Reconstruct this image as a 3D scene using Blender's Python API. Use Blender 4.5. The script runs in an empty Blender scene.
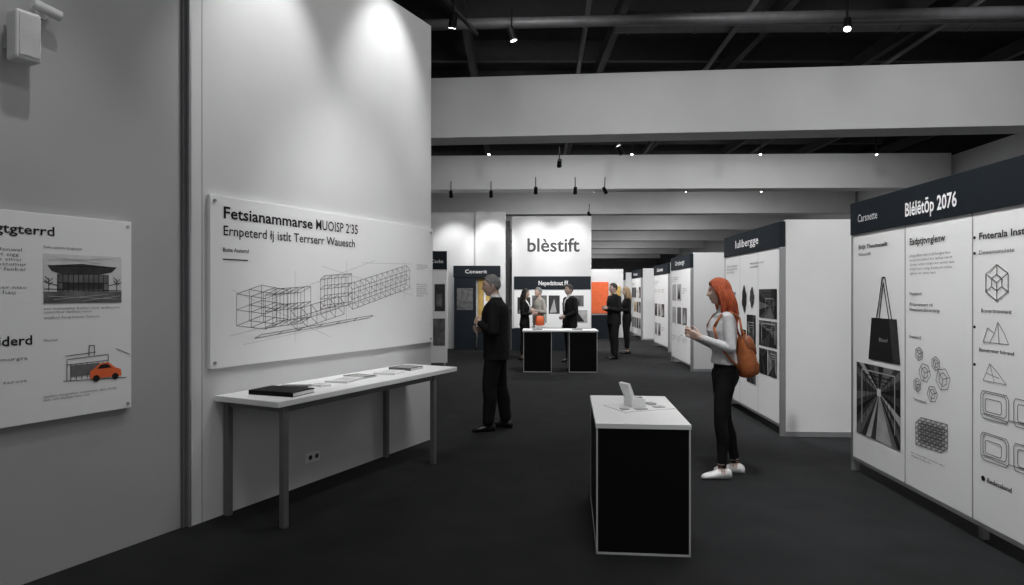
import bpy, bmesh, math, random
from mathutils import Vector, Matrix, kdtree, noise
random.seed(7)
S = bpy.context.scene
COL = S.collection
try:
    S.view_settings.view_transform = 'Standard'
    S.view_settings.look = 'None'
except Exception:
    pass

# ------------------------------------------------------------------ materials
MATS = {}
def mat(name, col, rough=0.6, metal=0.0, var=0.0, scale=8.0, bump=0.0, bscale=60.0, emit=0.0, stretch=None, spec=None):
    if name in MATS: return MATS[name]
    if not isinstance(col, (tuple, list)): col = (col, col, col)
    m = bpy.data.materials.new(name); m.use_nodes = True
    nt = m.node_tree; b = nt.nodes['Principled BSDF']
    b.inputs['Base Color'].default_value = (*col, 1)
    b.inputs['Roughness'].default_value = rough
    b.inputs['Metallic'].default_value = metal
    if spec is not None: b.inputs['Specular IOR Level'].default_value = spec
    if emit:
        b.inputs['Emission Color'].default_value = (*col, 1)
        b.inputs['Emission Strength'].default_value = emit
    if var or bump:
        tc = nt.nodes.new('ShaderNodeTexCoord')
        mp = nt.nodes.new('ShaderNodeMapping')
        nt.links.new(tc.outputs['Object'], mp.inputs[0])
        if stretch: mp.inputs['Scale'].default_value = stretch
    if var:
        n = nt.nodes.new('ShaderNodeTexNoise'); n.inputs['Scale'].default_value = scale
        n.inputs['Detail'].default_value = 4
        nt.links.new(mp.outputs[0], n.inputs['Vector'])
        r = nt.nodes.new('ShaderNodeValToRGB')
        r.color_ramp.elements[0].position = 0.3; r.color_ramp.elements[1].position = 0.7
        r.color_ramp.elements[0].color = (*[c*(1-var) for c in col], 1)
        r.color_ramp.elements[1].color = (*[min(1, c*(1+var)) for c in col], 1)
        nt.links.new(n.outputs[0], r.inputs[0]); nt.links.new(r.outputs[0], b.inputs['Base Color'])
    if bump:
        n2 = nt.nodes.new('ShaderNodeTexNoise'); n2.inputs['Scale'].default_value = bscale
        nt.links.new(mp.outputs[0], n2.inputs['Vector'])
        bp = nt.nodes.new('ShaderNodeBump'); bp.inputs['Strength'].default_value = bump
        bp.inputs['Distance'].default_value = 0.01
        nt.links.new(n2.outputs[0], bp.inputs['Height']); nt.links.new(bp.outputs[0], b.inputs['Normal'])
    MATS[name] = m
    return m

M_floor = mat('carpet_charcoal', (0.0150,0.0156,0.0166), 0.95, var=0.22, scale=3, bump=0.5, bscale=400, spec=0.2)
M_wallg = mat('wall_grey_paint', (0.36,0.36,0.363), 0.85, var=0.03, scale=1.5, bump=0.05, bscale=120)
M_wallp = mat('wall_white_fabric', (0.60,0.60,0.603), 0.85, var=0.03, scale=2, bump=0.05, bscale=150)
M_white = mat('white_laminate', (0.80,0.80,0.80), 0.5, var=0.015, scale=3)
M_paper = mat('poster_paper', (0.82,0.82,0.82), 0.6, var=0.012, scale=2)
M_paper2 = mat('poster_paper_warm', (0.76,0.76,0.76), 0.65, var=0.015, scale=2)
M_ink = mat('ink_black', 0.012, 0.6, var=0.1, spec=0.2)
M_inkg = mat('ink_grey', 0.11, 0.6, var=0.1)
M_inkl = mat('ink_light', 0.27, 0.6, var=0.05)
M_hdr = mat('header_dark', (0.009,0.013,0.018), 0.6, var=0.1, spec=0.2)
M_black = mat('black_laminate', (0.004,0.004,0.0043), 0.6, var=0.1, spec=0.12)
M_steel = mat('aluminium_profile', (0.42,0.42,0.43), 0.35, metal=0.7, var=0.05)
M_greyleg = mat('grey_powdercoat', (0.12,0.12,0.122), 0.5, var=0.08)
M_ceil = mat('ceiling_black', (0.008,0.008,0.0085), 0.9, var=0.2)
M_joist = mat('joist_black', (0.020,0.020,0.021), 0.7, var=0.2)
M_pipe = mat('pipe_dark', (0.075,0.075,0.078), 0.5, var=0.2)
M_duct = mat('duct_galvanised', (0.05,0.05,0.052), 0.5, var=0.2)
M_beam = mat('beam_plaster', (0.55,0.55,0.553), 0.85, var=0.04, scale=1.2)
M_glow = mat('lamp_lens', (1,0.97,0.92), 0.4, emit=10, var=0.0)
M_orange = mat('orange_print', (0.75,0.13,0.035), 0.6, var=0.08)
M_yellow = mat('ochre_print', (0.55,0.36,0.10), 0.6, var=0.15)
M_g1 = mat('photo_grey_dark', 0.025, 0.5, var=0.6, scale=14)
M_g2 = mat('photo_grey_mid', 0.11, 0.5, var=0.5, scale=9)
M_g3 = mat('photo_grey_light', 0.38, 0.5, var=0.25, scale=7)
M_gp = mat('photo_grey_pale', 0.58, 0.5, var=0.12, scale=7)
M_inkw = mat('ink_white', 0.85, 0.6)
M_socket = mat('socket_plastic', 0.8, 0.4)

# ------------------------------------------------------------------ helpers
def obj(name, me, parent=None, loc=None, rotz=None):
    o = bpy.data.objects.new(name, me); COL.objects.link(o)
    if parent: o.parent = parent
    if loc: o.location = loc
    if rotz is not None: o.rotation_euler[2] = rotz
    return o
def empty(name, loc=(0,0,0), rotz=0, parent=None):
    e = obj(name, None, parent, loc, rotz); e.empty_display_size = 0.2
    return e
def mesh(name, vs, fs, m=None, smooth=False):
    me = bpy.data.meshes.new(name); me.from_pydata([tuple(v) for v in vs], [], fs)
    if m: me.materials.append(m)
    if smooth:
        for p in me.polygons: p.use_smooth = True
    me.update()
    return me
def boxdata(x0,x1,y0,y1,z0,z1):
    v = [(x0,y0,z0),(x1,y0,z0),(x1,y1,z0),(x0,y1,z0),(x0,y0,z1),(x1,y0,z1),(x1,y1,z1),(x0,y1,z1)]
    f = [(0,3,2,1),(4,5,6,7),(0,1,5,4),(1,2,6,5),(2,3,7,6),(3,0,4,7)]
    return v, f
def boxes(name, lst, m, parent=None, loc=None, rotz=None, bevel=0):
    V=[];F=[]
    for b in lst:
        v,f = boxdata(*b); o=len(V); V+=v; F+=[tuple(i+o for i in q) for q in f]
    ob = obj(name, mesh(name,V,F,m), parent, loc, rotz)
    if bevel:
        md = ob.modifiers.new('bev','BEVEL'); md.width = bevel; md.segments = 2
    return ob
def cyl_data(p0,p1,r0,r1,n=16):
    p0=Vector(p0);p1=Vector(p1);d=(p1-p0).normalized()
    a = d.orthogonal().normalized(); b = d.cross(a)
    V=[]
    for p,r in ((p0,r0),(p1,r1)):
        for i in range(n):
            t=2*math.pi*i/n; V.append(p+a*math.cos(t)*r+b*math.sin(t)*r)
    F=[(i,(i+1)%n,n+(i+1)%n,n+i) for i in range(n)]+[tuple(range(n))[::-1],tuple(range(n,2*n))]
    return V,F
def cyls(name, lst, m, parent=None, n=12, smooth=False):
    V=[];F=[]
    for c in lst:
        v,f=cyl_data(*c, n=n); o=len(V); V+=v; F+=[tuple(i+o for i in q) for q in f]
    return obj(name, mesh(name,V,F,m,smooth), parent)

def text(parent, s, x, z, h, m=M_ink, w=None, y=-0.003, bold=0.0, lead=1.0, res=2, name='lettering', align='LEFT'):
    c = bpy.data.curves.new('txt','FONT'); c.body = s; c.size = 1.0; c.resolution_u = res
    c.offset = bold; c.space_line = lead; c.align_x = align
    t = bpy.data.objects.new('txt', c); COL.objects.link(t)
    dg = bpy.context.evaluated_depsgraph_get()
    me = bpy.data.meshes.new_from_object(t.evaluated_get(dg))
    bpy.data.objects.remove(t); bpy.data.curves.remove(c)
    if not len(me.vertices): return None
    k = h/0.7
    xs = [v.co.x for v in me.vertices]; wd = max(xs)-min(xs)
    kx = (w/wd) if w else k
    for v in me.vertices:
        v.co = Vector((x+v.co.x*kx, y, z+v.co.y*k))
    me.materials.clear(); me.materials.append(m); me.name = name
    return obj(name, me, parent)
SYL = ['ber','lan','ste','mur','fen','dor','kel','sig','tan','ver','ost','ein','gra','pli','hau','zen','ter','wal','nis','ort']
def word():
    return ''.join(random.choice(SYL) for _ in range(random.choice((1,2,2,3))))
def para(parent, x, z, w, n, h, m=M_inkg, lead=1.0):
    L=[]
    for i in range(n):
        s=''
        lim = 34 if i<n-1 else 20
        while len(s)<lim: s += word()+' '
        L.append(s[:lim+2].strip())
    text(parent, '\n'.join(L), x, z, h, m, w=w, lead=lead, res=1, name='body_text')
def lines(parent, segs, wd, m=M_inkg, y=-0.0035, name='line_drawing'):
    V=[];F=[]
    for s in segs:
        a=Vector((s[0],0,s[1])); b=Vector((s[2],0,s[3])); d=b-a
        if d.length<1e-5: continue
        d.normalize(); p=Vector((-d.z,0,d.x))*wd/2
        o=len(V)
        for q in (a-p,b-p,b+p,a+p): V.append((q.x,y,q.z))
        F.append((o,o+1,o+2,o+3))
    return obj(name, mesh(name,V,F,m), parent)
def poly(parent, pts, m, y=-0.004, name='printed_shape'):
    return obj(name, mesh(name,[(p[0],y,p[1]) for p in pts],[tuple(range(len(pts)))],m), parent)
def rect(parent,x0,x1,z0,z1,m,y=-0.003,name='printed_block'):
    return poly(parent,[(x0,z0),(x1,z0),(x1,z1),(x0,z1)],m,y,name)

# ------------------------------------------------------------------ room shell
HY = -math.radians(2.5)     # hall axis yaw
boxes('floor', [(-12,14,-4,62,-0.1,0)], M_floor)
boxes('ceiling', [(-12,14,-1,62,6.4,6.5)], M_ceil)
boxes('wall_right', [(0,0.2,0,58,0,5.20)], M_beam, loc=(11.0,3,0), rotz=HY)
boxes('wall_right_upper', [(0.05,0.25,0,58,5.20,6.4)], M_ceil, loc=(11.0,3,0), rotz=HY)
boxes('wall_hall_left', [(-0.2,0,0,54,0,6.4)], M_wallg, loc=(-9.5,7,0), rotz=HY)
boxes('wall_back', [(-12,13,0,0.2,0,6.4)], M_beam, loc=(2,60,0), rotz=HY)

WL_O=(-2.17,4.32,0); WL_A=math.atan2(0.8926,0.4508)
boxes('wall_left', [(-7,-0.045,0.04,0.3,0,6.4)], M_wallg, loc=WL_O, rotz=WL_A)
wp = boxes('wall_exhibit', [(0.0,2.88,0,0.28,0,4.45)], M_wallp, loc=WL_O, rotz=WL_A)
boxes('gap_shade_strip', [(-0.042,-0.018,0.02,0.3,0,4.45)], M_greyleg, loc=WL_O, rotz=WL_A, bevel=0.003)  # dark strip filling the wall gap, its shade put into the colour
boxes('trim_2', [(-0.016,-0.001,-0.012,0.28,0,4.45)], M_steel, loc=WL_O, rotz=WL_A, bevel=0.003)
boxes('trim_3', [(0.085,0.090,-0.0015,0.0,0,4.45)], M_inkl, loc=WL_O, rotz=WL_A)

def beam(name, y, yaw, z0=4.3, z1=5.38, x0=-9.6, x1=12.6):
    return boxes(name, [(x0,x1,0,0.5,z0,z1),(x0,x1,-0.05,0,z0,z0+0.05)], M_beam, loc=(0,y,0), rotz=yaw)
beam('ceiling_beam', 10.7, -math.radians(5.0), 4.18,5.2, x0=-9.1,x1=11.2)
beam('ceiling_beam.001', 16.9, -math.radians(1.5), 4.3,5.2, x0=-8.9,x1=11.4)
for i,y in enumerate((22.3,28,33.8,39.5,45.2,51,56.5)):
    beam('ceiling_beam.%03d'%(i+2), y, HY, 4.3,5.15, x0=-8.4,x1=11.7)

J=[]
for k in range(34):
    y=2+k*1.7
    J.append((-9,11,y,y+0.10,6.0,6.4))
for k in range(9):
    x=-8+k*2.4
    J.append((x,x+0.12,1,58,5.75,5.98))
boxes('ceiling_joists', J, M_joist)
P=[((-9,9.2,5.25),(11,8.6,5.45),0.075,0.075),((-9,9.55,5.50),(11,9.3,5.55),0.03,0.03),((-9,7.4,5.35),(11,7.1,5.4),0.035,0.035)]
for x in (0.8,3.1,6.2):
    P.append(((x,3,5.62),(x+0.8,20,5.62),0.04,0.04))
for y in (14,19.8,25.3,31):
    P.append(((-8.5,y,5.3),(11,y-0.3,5.3),0.05,0.05))
cyls('ceiling_pipes', P, M_pipe, n=12, smooth=True)
DL=[((1.6,10.05,5.82),(11,9.9,5.82),0.16,0.16)]
for i in range(9): 
    x=1.8+i*1.05; DL.append(((x,10.045-0.016*(x-1.6),5.82),(x+0.04,10.045-0.016*(x-1.6),5.82),0.175,0.175))
cyls('ventilation_duct', DL, M_duct, n=20, smooth=False)

# spotlights -----------------------------------------------------------------
def aim(o, tgt):
    d = Vector(tgt)-Vector(o.location)
    o.rotation_mode='QUATERNION'; o.rotation_quaternion = d.to_track_quat('-Z','Y')
def spot(loc, tgt, energy, angle=60, blend=0.8, size=0.06, rail=None, cname='track_spotlight', k=1.0):
    e = empty(cname, loc); aim(e,tgt)
    cyls('lamp_can', [((0,0,0.10*k),(0,0,-0.06*k),0.045*k,0.05*k)], M_black, e, n=20, smooth=False)
    cyls('lamp_ring', [((0,0,-0.06*k),(0,0,-0.075*k),0.054*k,0.054*k)], M_joist, e, n=20)
    cyls('lamp_lens_disc', [((0,0,-0.0755*k),(0,0,-0.078*k),0.042*k,0.042*k)], M_glow, e, n=20)
    inv = e.rotation_quaternion.inverted()
    up = inv @ Vector((0,0,1))
    h = (rail if rail else 0.35)
    cyls('lamp_stem', [((0,0,0.04*k),up*h,0.012,0.012)], M_black, e, n=8)
    if energy:
        l = bpy.data.lights.new('spot','SPOT'); l.energy=energy; l.spot_size=math.radians(angle); l.spot_blend=blend
        l.shadow_soft_size=size
        lo = bpy.data.objects.new('spot_lamp', l); COL.objects.link(lo); lo.parent=e; lo.location=(0,0,-0.13)
    return e
def WL(x,y,z):
    c,s=math.cos(WL_A),math.sin(WL_A)
    return (WL_O[0]+x*c-y*s, WL_O[1]+x*s+y*c, z)
# exhibit wall washers
spot(WL(0.62,-0.80,4.95), WL(0.62,0,3.1), 120, 58, 0.8)
spot(WL(2.10,-0.75,5.15), WL(2.10,0,3.35), 150, 58, 0.8)
spot(WL(1.4,-2.6,5.3), WL(1.5,0,1.7), 290, 38, 0.9)
spot(WL(-1.2,-1.6,5.3), WL(-1.1,0,1.55), 125, 40, 0.9)
spot((-0.95,6.9,4.85), WL(2.7,0,1.5), 30, 50, rail=0.25)
spot((-0.7,7.6,4.80), (-1.4,9,1.0), 30, 50, rail=0.3)
boxes('lighting_track', [(-0.02,0.02,-1.6,1.6,5.08,5.12)], M_joist, loc=(-0.95,7.2,0), rotz=-0.3)
# hall heads
spot((0.0,8.5,5.0), (1.5,9,0), 40, 70)
spot((4.35,8.3,5.05), (3.3,6.5,1.2), 150, 60)
spot((1.5,4.3,5.3), (3.2,4.6,1.3), 480, 72)
spot((1.2,2.4,5.3), (3.1,3.2,1.3), 220, 70)
spot((1.0,7.6,5.3), (3.1,8.2,1.2), 620, 52)
spot((3.0,3.9,5.3), (3.75,7.0,1.3), 620, 34, 0.7)  # added out of view to brighten the white return panel
spot((0.5,3.2,5.3), (0.85,4.3,0.6), 120, 45)
spot((-0.9,5.2,5.3), (-0.3,7.3,1.3), 130, 32)  # added out of view to light the standing man
spot((2.0,11.8,4.2), (3.7,13.5,1.3), 330, 75)
spot((2.4,16.5,4.2), (4.3,18.2,1.3), 330, 75)
spot((2.6,21.5,4.2), (4.4,23.2,1.3), 300, 75)
spot((2.6,26.5,4.2), (4.5,28.2,1.3), 300, 75)
# beam washers: unseen spots added to brighten the beam faces
for x in (0.2,3.4,6.6): spot((x,6.6,5.25),(x+0.2,10.4,4.5), 220, 95, 1.0, size=0.35)
for x in (0.0,3.4,6.8): spot((x,12.2,5.3),(x+0.2,16.9,4.6), 240, 95, 1.0, size=0.2)
# booth washers
spot((0.6,16.2,4.15), (0.6,17.5,2.4), 120, 70)
spot((1.6,16.2,4.15), (1.6,17.5,2.4), 120, 70)
spot((-0.55,16.8,4.15), (-0.55,18,2.4), 130, 70)
spot((-1.6,16.8,4.15), (-1.6,18,2.4), 130, 70)
spot((1.0,13.5,4.3), (1.0,17.4,1.2), 200, 60)
for y,n,x0,x1 in ((15.2,4,-0.4,9.0),(20.8,4,0.3,8.4),(26.5,3,2.5,8)):
    for i in range(n):
        x=x0+(x1-x0)*i/(n-1)+random.uniform(-.4,.4)
        spot((x,y,4.9),(x+random.uniform(-.6,.6),y-1.0,2.5),0,cname='track_spotlight', rail=0.4, k=0.7)
def area(loc, size, e, name='hall_fill_light'):  # fill lights added out of sight to lift the hall, no fixtures
    l=bpy.data.lights.new(name,'AREA'); l.energy=e; l.size=size; l.shape='SQUARE'
    o=bpy.data.objects.new(name,l); COL.objects.link(o); o.location=loc
area((1.0,5.0,5.6),1.2,60)
area((1.0,1.0,5.6),1.2,50)
for y in (12.3,18.9,24.5,30.0,35.8,41.5,47):
    area((1.5,y,5.25),1.0,170); area((6.5,y,5.25),1.0,170)

w=bpy.data.worlds.new('World'); S.world=w; w.use_nodes=True
w.node_tree.nodes['Background'].inputs[0].default_value=(0.98,0.99,1,1)
w.node_tree.nodes['Background'].inputs[1].default_value=0.31

# ------------------------------------------------------------------ big poster
bp = empty('architecture_poster', WL(0.0,-0.035,0), WL_A)
boxes('board', [(0.125,2.86,0,0.033,1.05,2.26)], M_paper, bp, bevel=0.003)
cyls('fixing_pins', [((x,-0.008,z),(x,0.001,z),0.012,0.012) for x in (0.16,2.82) for z in (1.09,2.22)], M_steel, bp)
text(bp,'Fetsianammarse',0.225,2.105,0.083,w=0.86,bold=0.017)
text(bp,'MUOISP 2\u201835',1.125,2.105,0.083,w=0.52,bold=0.009)
text(bp,'Ernpeterd \u0142j istlt Terrserr Wauesch',0.225,1.985,0.070,w=1.38,m=M_ink,bold=0.006)
text(bp,'Butte Asstertd',0.225,1.87,0.028,w=0.22,bold=0.01)
lines(bp,[(0.225,1.815,0.44,1.815)],0.008,M_ink)
para(bp,2.56,1.86,0.2,3,0.014)
para(bp,2.56,1.66,0.2,7,0.014)
def axo(ox,oz,w_,d_,h_,nx,nd,nh,ux=(1,0.02),ud=(0.55,0.32)):
    sg=[]
    def pt(a,b,c): return (ox+a*ux[0]+b*ud[0], oz+a*ux[1]+b*ud[1]+c)
    for i in range(nx+1):
        a=w_*i/nx
        for k in range(nd+1):
            b=d_*k/nd
            p=pt(a,b,0);q=pt(a,b,h_); sg.append((*p,*q))
        for c in range(nh+1):
            p=pt(a,0,h_*c/nh);q=pt(a,d_,h_*c/nh); sg.append((*p,*q))
    for k in range(nd+1):
        b=d_*k/nd
        for c in range(nh+1):
            p=pt(0,b,h_*c/nh);q=pt(w_,b,h_*c/nh); sg.append((*p,*q))
    return sg
sg = axo(0.34,1.34,0.26,0.30,0.23,2,2,2,ux=(1,-0.14),ud=(0.75,0.22))
sg+= axo(0.60,1.31,0.36,0.22,0.25,5,1,2,ux=(1,0.06),ud=(0.5,0.22))
sg+= axo(0.92,1.28,0.55,0.22,0.10,5,1,1,ux=(1,0.20),ud=(-0.3,0.25))
sg+= axo(1.18,1.44,0.34,0.16,0.25,4,1,3,ux=(1,0.08),ud=(0.3,0.2))
sg+= axo(1.58,1.43,0.86,0.22,0.18,11,1,2,ux=(1,0.23),ud=(-0.25,0.2))
sg+= axo(0.50,1.24,1.3,0.08,0.0001,6,1,1,ux=(1,0.08),ud=(0.8,0.3))
lines(bp,sg,0.0036,M_inkg)
sg=[(0.28,1.27,2.5,1.62),(0.3,1.6,1.3,1.2),(0.9,1.75,0.9,1.18),(1.5,1.86,1.5,1.3),(2.35,1.9,2.35,1.5),(0.62,1.52,1.9,1.88),(0.4,1.2,1.9,1.36),(1.2,1.8,2.5,1.55),(1.7,1.85,2.48,1.87)]
lines(bp,sg,0.0018,M_inkl)

# ------------------------------------------------------------------ small poster on grey wall
sp = empty('information_poster', WL(0,0.0,0), WL_A)
boxes('board', [(-1.78,-0.406,0,0.038,0.87,2.015)], M_paper2, sp, bevel=0.003)
cyls('fixing_pins', [((x,-0.006,z),(x,0.001,z),0.009,0.009) for x in (-1.74,-0.43) for z in (0.9,1.985)], M_steel, sp)
text(sp,'Esfcidgtgterrd',-1.33,1.895,0.050,w=0.48,bold=0.014)
para(sp,-1.6,1.80,0.62,6,0.018)
para(sp,-1.6,1.60,0.62,3,0.018)
text(sp,'Sulo estorn hogerint',-0.90,1.825,0.014,w=0.2)
rect(sp,-0.90,-0.47,1.52,1.795,M_gp,name='printed_photo')
rect(sp,-0.90,-0.47,1.52,1.585,M_g2,y=-0.0035)
poly(sp,[(-0.88,1.73),(-0.70,1.745),(-0.5,1.73),(-0.53,1.70),(-0.60,1.685),(-0.80,1.68),(-0.86,1.70)],M_g1,y=-0.0045)
rect(sp,-0.83,-0.55,1.585,1.685,M_g2,y=-0.004)
rect(sp,-0.80,-0.58,1.60,1.635,M_g1,y=-0.0042)
lines(sp,[(-0.83+0.028*i,1.585,-0.83+0.028*i,1.685) for i in range(11)]+[(-0.83,1.635,-0.55,1.635),(-0.88,1.73,-0.5,1.73),(-0.9,1.60,-0.47,1.59),(-0.9,1.64,-0.83,1.62),(-0.55,1.62,-0.47,1.64)],0.004,M_ink,y=-0.0048)
lines(sp,[(-0.88,1.76,-0.52,1.78),(-0.86,1.78,-0.6,1.75),(-0.88,1.56,-0.5,1.54),(-0.85,1.54,-0.55,1.57),(-0.7,1.53,-0.48,1.56)],0.003,M_g3,y=-0.0052)
for tx in (-0.875,-0.50):
    lines(sp,[(tx,1.59,tx,1.66)]+[(tx,1.62+0.01*i,tx+0.02*(-1)**i,1.64+0.01*i) for i in range(4)],0.004,M_g1,y=-0.005)
para(sp,-0.90,1.485,0.42,2,0.014)
para(sp,-0.90,1.435,0.30,1,0.014)
text(sp,'Prosiderd',-1.26,1.30,0.05,w=0.30,bold=0.014)
para(sp,-1.6,1.22,0.62,2,0.018); para(sp,-1.6,1.10,0.62,2,0.016)
text(sp,'Nurtes',-0.90,1.31,0.013,w=0.07)
lines(sp,[(-0.80,1.08,-0.44,1.06),(-0.78,1.20,-0.55,1.21),(-0.78,1.08,-0.78,1.20),(-0.55,1.07,-0.55,1.21),(-0.66,1.21,-0.66,1.27),(-0.63,1.21,-0.63,1.27),(-0.66,1.27,-0.63,1.27),(-0.78,1.17,-0.55,1.175),(-0.79,1.22,-0.62,1.23),(-0.5,1.24,-0.42,1.2)]
      +[(-0.76+0.03*i,1.08,-0.76+0.03*i,1.17) for i in range(7)],0.004,M_ink)
rect(sp,-0.76,-0.60,1.10,1.165,M_g2,y=-0.0038)
poly(sp,[(-0.655,1.075),(-0.655,1.12),(-0.63,1.135),(-0.60,1.16),(-0.55,1.165),(-0.51,1.13),(-0.475,1.115),(-0.47,1.075)],M_orange,y=-0.005,name='printed_car')
poly(sp,[(-0.615,1.13),(-0.595,1.152),(-0.555,1.155),(-0.53,1.13)],M_ink,y=-0.0055)
for cx in (-0.62,-0.51):
    poly(sp,[(cx+0.02*math.cos(t*math.pi/8),1.075+0.02*math.sin(t*math.pi/8)) for t in range(16)],M_ink,y=-0.006)
para(sp,-0.9,1.0,0.4,2,0.013)

# wall speaker + camera
M_spk=mat('speaker_grey',(0.60,0.60,0.60),0.5,var=0.03)
ws = empty('wall_speaker', WL(-1.03,0.04,2.93), WL_A)
boxes('mount_plate',[(-0.04,0.04,-0.02,0,-0.06,0.06)],M_wallg,ws)
boxes('bracket_arm',[(-0.015,0.015,-0.10,-0.01,-0.02,0.02)],M_wallg,ws)
boxes('speaker_cabinet',[(-0.06,0.06,-0.17,-0.06,-0.14,0.12)],M_spk,ws,bevel=0.016)
boxes('speaker_grille',[(-0.05,0.05,-0.176,-0.169,-0.12,0.10)],mat('grille_grey',(0.5,0.5,0.5),0.7,var=0.08,bump=0.5,bscale=300),ws,bevel=0.005)
sc = empty('security_camera', WL(-0.90,0.04,3.13), WL_A)
cyls('camera_base',[((0,0,0),(0,-0.03,0),0.045,0.04)],M_spk,sc,n=20)
cyls('camera_neck',[((0,-0.02,0),(0,-0.07,-0.01),0.014,0.014)],M_spk,sc)
cyls('camera_barrel',[((-0.08,-0.09,0.0),(0.06,-0.09,-0.02),0.028,0.028)],M_spk,sc,n=20)
cyls('camera_lens',[((0.06,-0.09,-0.02),(0.064,-0.09,-0.0205),0.020,0.020)],M_ink,sc,n=20)

so = empty('wall_socket', WL(1.13,0,0.215), WL_A)
boxes('plate',[(-0.08,0.08,-0.012,0,-0.045,0.045)],M_socket,so,bevel=0.004)
cyls('socket_wells',[((x,-0.0125,0),(x,-0.0135,0),0.020,0.020) for x in (-0.036,0.036)],M_g1,so,n=16)

# ------------------------------------------------------------------ table
tb = empty('display_table', WL(0,0,0), WL_A)
boxes('tabletop',[(0.18,2.41,-0.62,-0.01,0.82,0.86)],M_white,tb,bevel=0.004)
lg=[]
for x in (0.27,2.06):
    for y in (-0.60,-0.06):
        lg.append((x-0.022,x+0.022,y,y+0.044,0.0,0.82))
boxes('legs',lg,M_greyleg,tb,bevel=0.003)
boxes('apron_rails',[(0.27,2.06,-0.585,-0.57,0.775,0.82),(0.27,2.06,-0.05,-0.035,0.775,0.82),(0.26,0.275,-0.6,-0.03,0.775,0.82),(2.05,2.065,-0.6,-0.03,0.775,0.82)],M_greyleg,tb)
def paper_item(nm,x,y,w_,d_,h_,a,m,lines_m=None):
    wx,wy,_=WL(x,y,0)
    e=empty(nm,(wx,wy,0.8602),WL_A+a)
    boxes('pages',[(-w_/2+0.004,w_/2-0.004,-d_/2+0.004,d_/2-0.004,0.001,h_*0.85)],M_white,e)
    boxes('covers',[(-w_/2,w_/2,-d_/2,d_/2,0,h_*0.12),(-w_/2,w_/2,-d_/2,d_/2,h_*0.85,h_),(-w_/2,-w_/2+0.004,-d_/2,d_/2,0,h_)],m,e,bevel=0.001)
    if lines_m:
        boxes('cover_print',[(-w_*0.35,w_*0.3,-d_*0.3+i*d_*0.13,-d_*0.27+i*d_*0.13,h_,h_+0.0006) for i in range(5)],lines_m,e)
paper_item('black_portfolio',0.46,-0.36,0.24,0.38,0.032,0.12,M_black)
paper_item('open_brochure',0.72,-0.22,0.10,0.22,0.014,0.5,M_g2,M_ink)
paper_item('open_brochure.001',0.86,-0.34,0.10,0.16,0.016,-0.2,M_paper,M_inkg)
paper_item('booklet',1.16,-0.32,0.28,0.20,0.018,0.2,M_paper2,M_ink)
paper_item('booklet.001',1.42,-0.26,0.16,0.24,0.012,-0.1,M_g2,M_paper)
paper_item('booklet.002',1.72,-0.34,0.24,0.20,0.018,0.25,M_paper2,M_inkg)
paper_item('booklet.003',2.05,-0.28,0.22,0.24,0.022,0.05,M_g2,M_paper)

# ------------------------------------------------------------------ plinths
def plinth(nm, loc, rz, W,D,H, par=None):
    e=empty(nm,loc,rz,par)
    boxes('body',[(-W/2+0.006,W/2-0.006,-D/2+0.006,D/2-0.006,0.012,H-0.03)],M_black,e)
    fr=[]
    for sx in (-1,1):
        for sy in (-1,1):
            x0=sx*W/2; x1=sx*(W/2-0.010); y0=sy*D/2; y1=sy*(D/2-0.010)
            fr.append((min(x0,x1),max(x0,x1),min(y0,y1),max(y0,y1),0,H-0.02))
    fr.append((-W/2,W/2,-D/2,-D/2+0.01,0,0.012)); fr.append((-W/2,W/2,D/2-0.01,D/2,0,0.012))
    fr.append((-W/2,-W/2+0.01,-D/2,D/2,0,0.012)); fr.append((W/2-0.01,W/2,-D/2,D/2,0,0.012))
    boxes('edge_profiles',fr,mat('edge_white',0.5,0.5,var=0.03),e)
    boxes('top_plate',[(-W/2-0.003,W/2+0.003,-D/2-0.003,D/2+0.003,H-0.03,H)],M_white,e,bevel=0.002)
    return e
plinth('display_plinth',(0.835,4.37,0),-math.radians(5.1),0.56,1.06,0.79)
# white upright model with folded lid
mo = empty('architectural_model',(0.84,4.42,0.7902),0.35)
boxes('base_sheet',[(-0.17,0.22,-0.17,0.12,0,0.006)],M_paper2,mo)
def prism(name, base, top, m, parent):
    n=len(base); V=base+top
    F=[tuple(range(n))[::-1],tuple(range(n,2*n))]+[(i,(i+1)%n,n+(i+1)%n,n+i) for i in range(n)]
    o=obj(name,mesh(name,V,F,m),parent); md=o.modifiers.new('b','BEVEL'); md.width=0.003; md.segments=2
    return o
prism('body_block',[(-0.045,-0.055,0.006),(0.065,-0.055,0.006),(0.065,0.055,0.006),(-0.045,0.055,0.006)],[(-0.05,-0.055,0.075),(0.06,-0.055,0.06),(0.06,0.055,0.06),(-0.05,0.055,0.075)],M_white,mo)
prism('upright_screen',[(-0.05,-0.055,0.078),(-0.02,-0.055,0.074),(-0.02,0.055,0.074),(-0.05,0.055,0.078)],[(-0.085,-0.06,0.165),(-0.062,-0.06,0.172),(-0.062,0.06,0.172),(-0.085,0.06,0.165)],M_white,mo)
boxes('keys',[(-0.005+0.02*i,0.008+0.02*i,-0.04,-0.01,0.062,0.072) for i in range(3)],M_g3,mo)
boxes('small_parts',[(-0.15,-0.10,-0.12,-0.07,0.006,0.014),(0.12,0.17,-0.02,0.05,0.006,0.018),(-0.06,0.02,-0.15,-0.10,0.006,0.014),(0.10,0.17,-0.13,-0.07,0.006,0.012),(0.0,0.05,0.07,0.10,0.006,0.02)],M_g3,mo,bevel=0.001)

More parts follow.
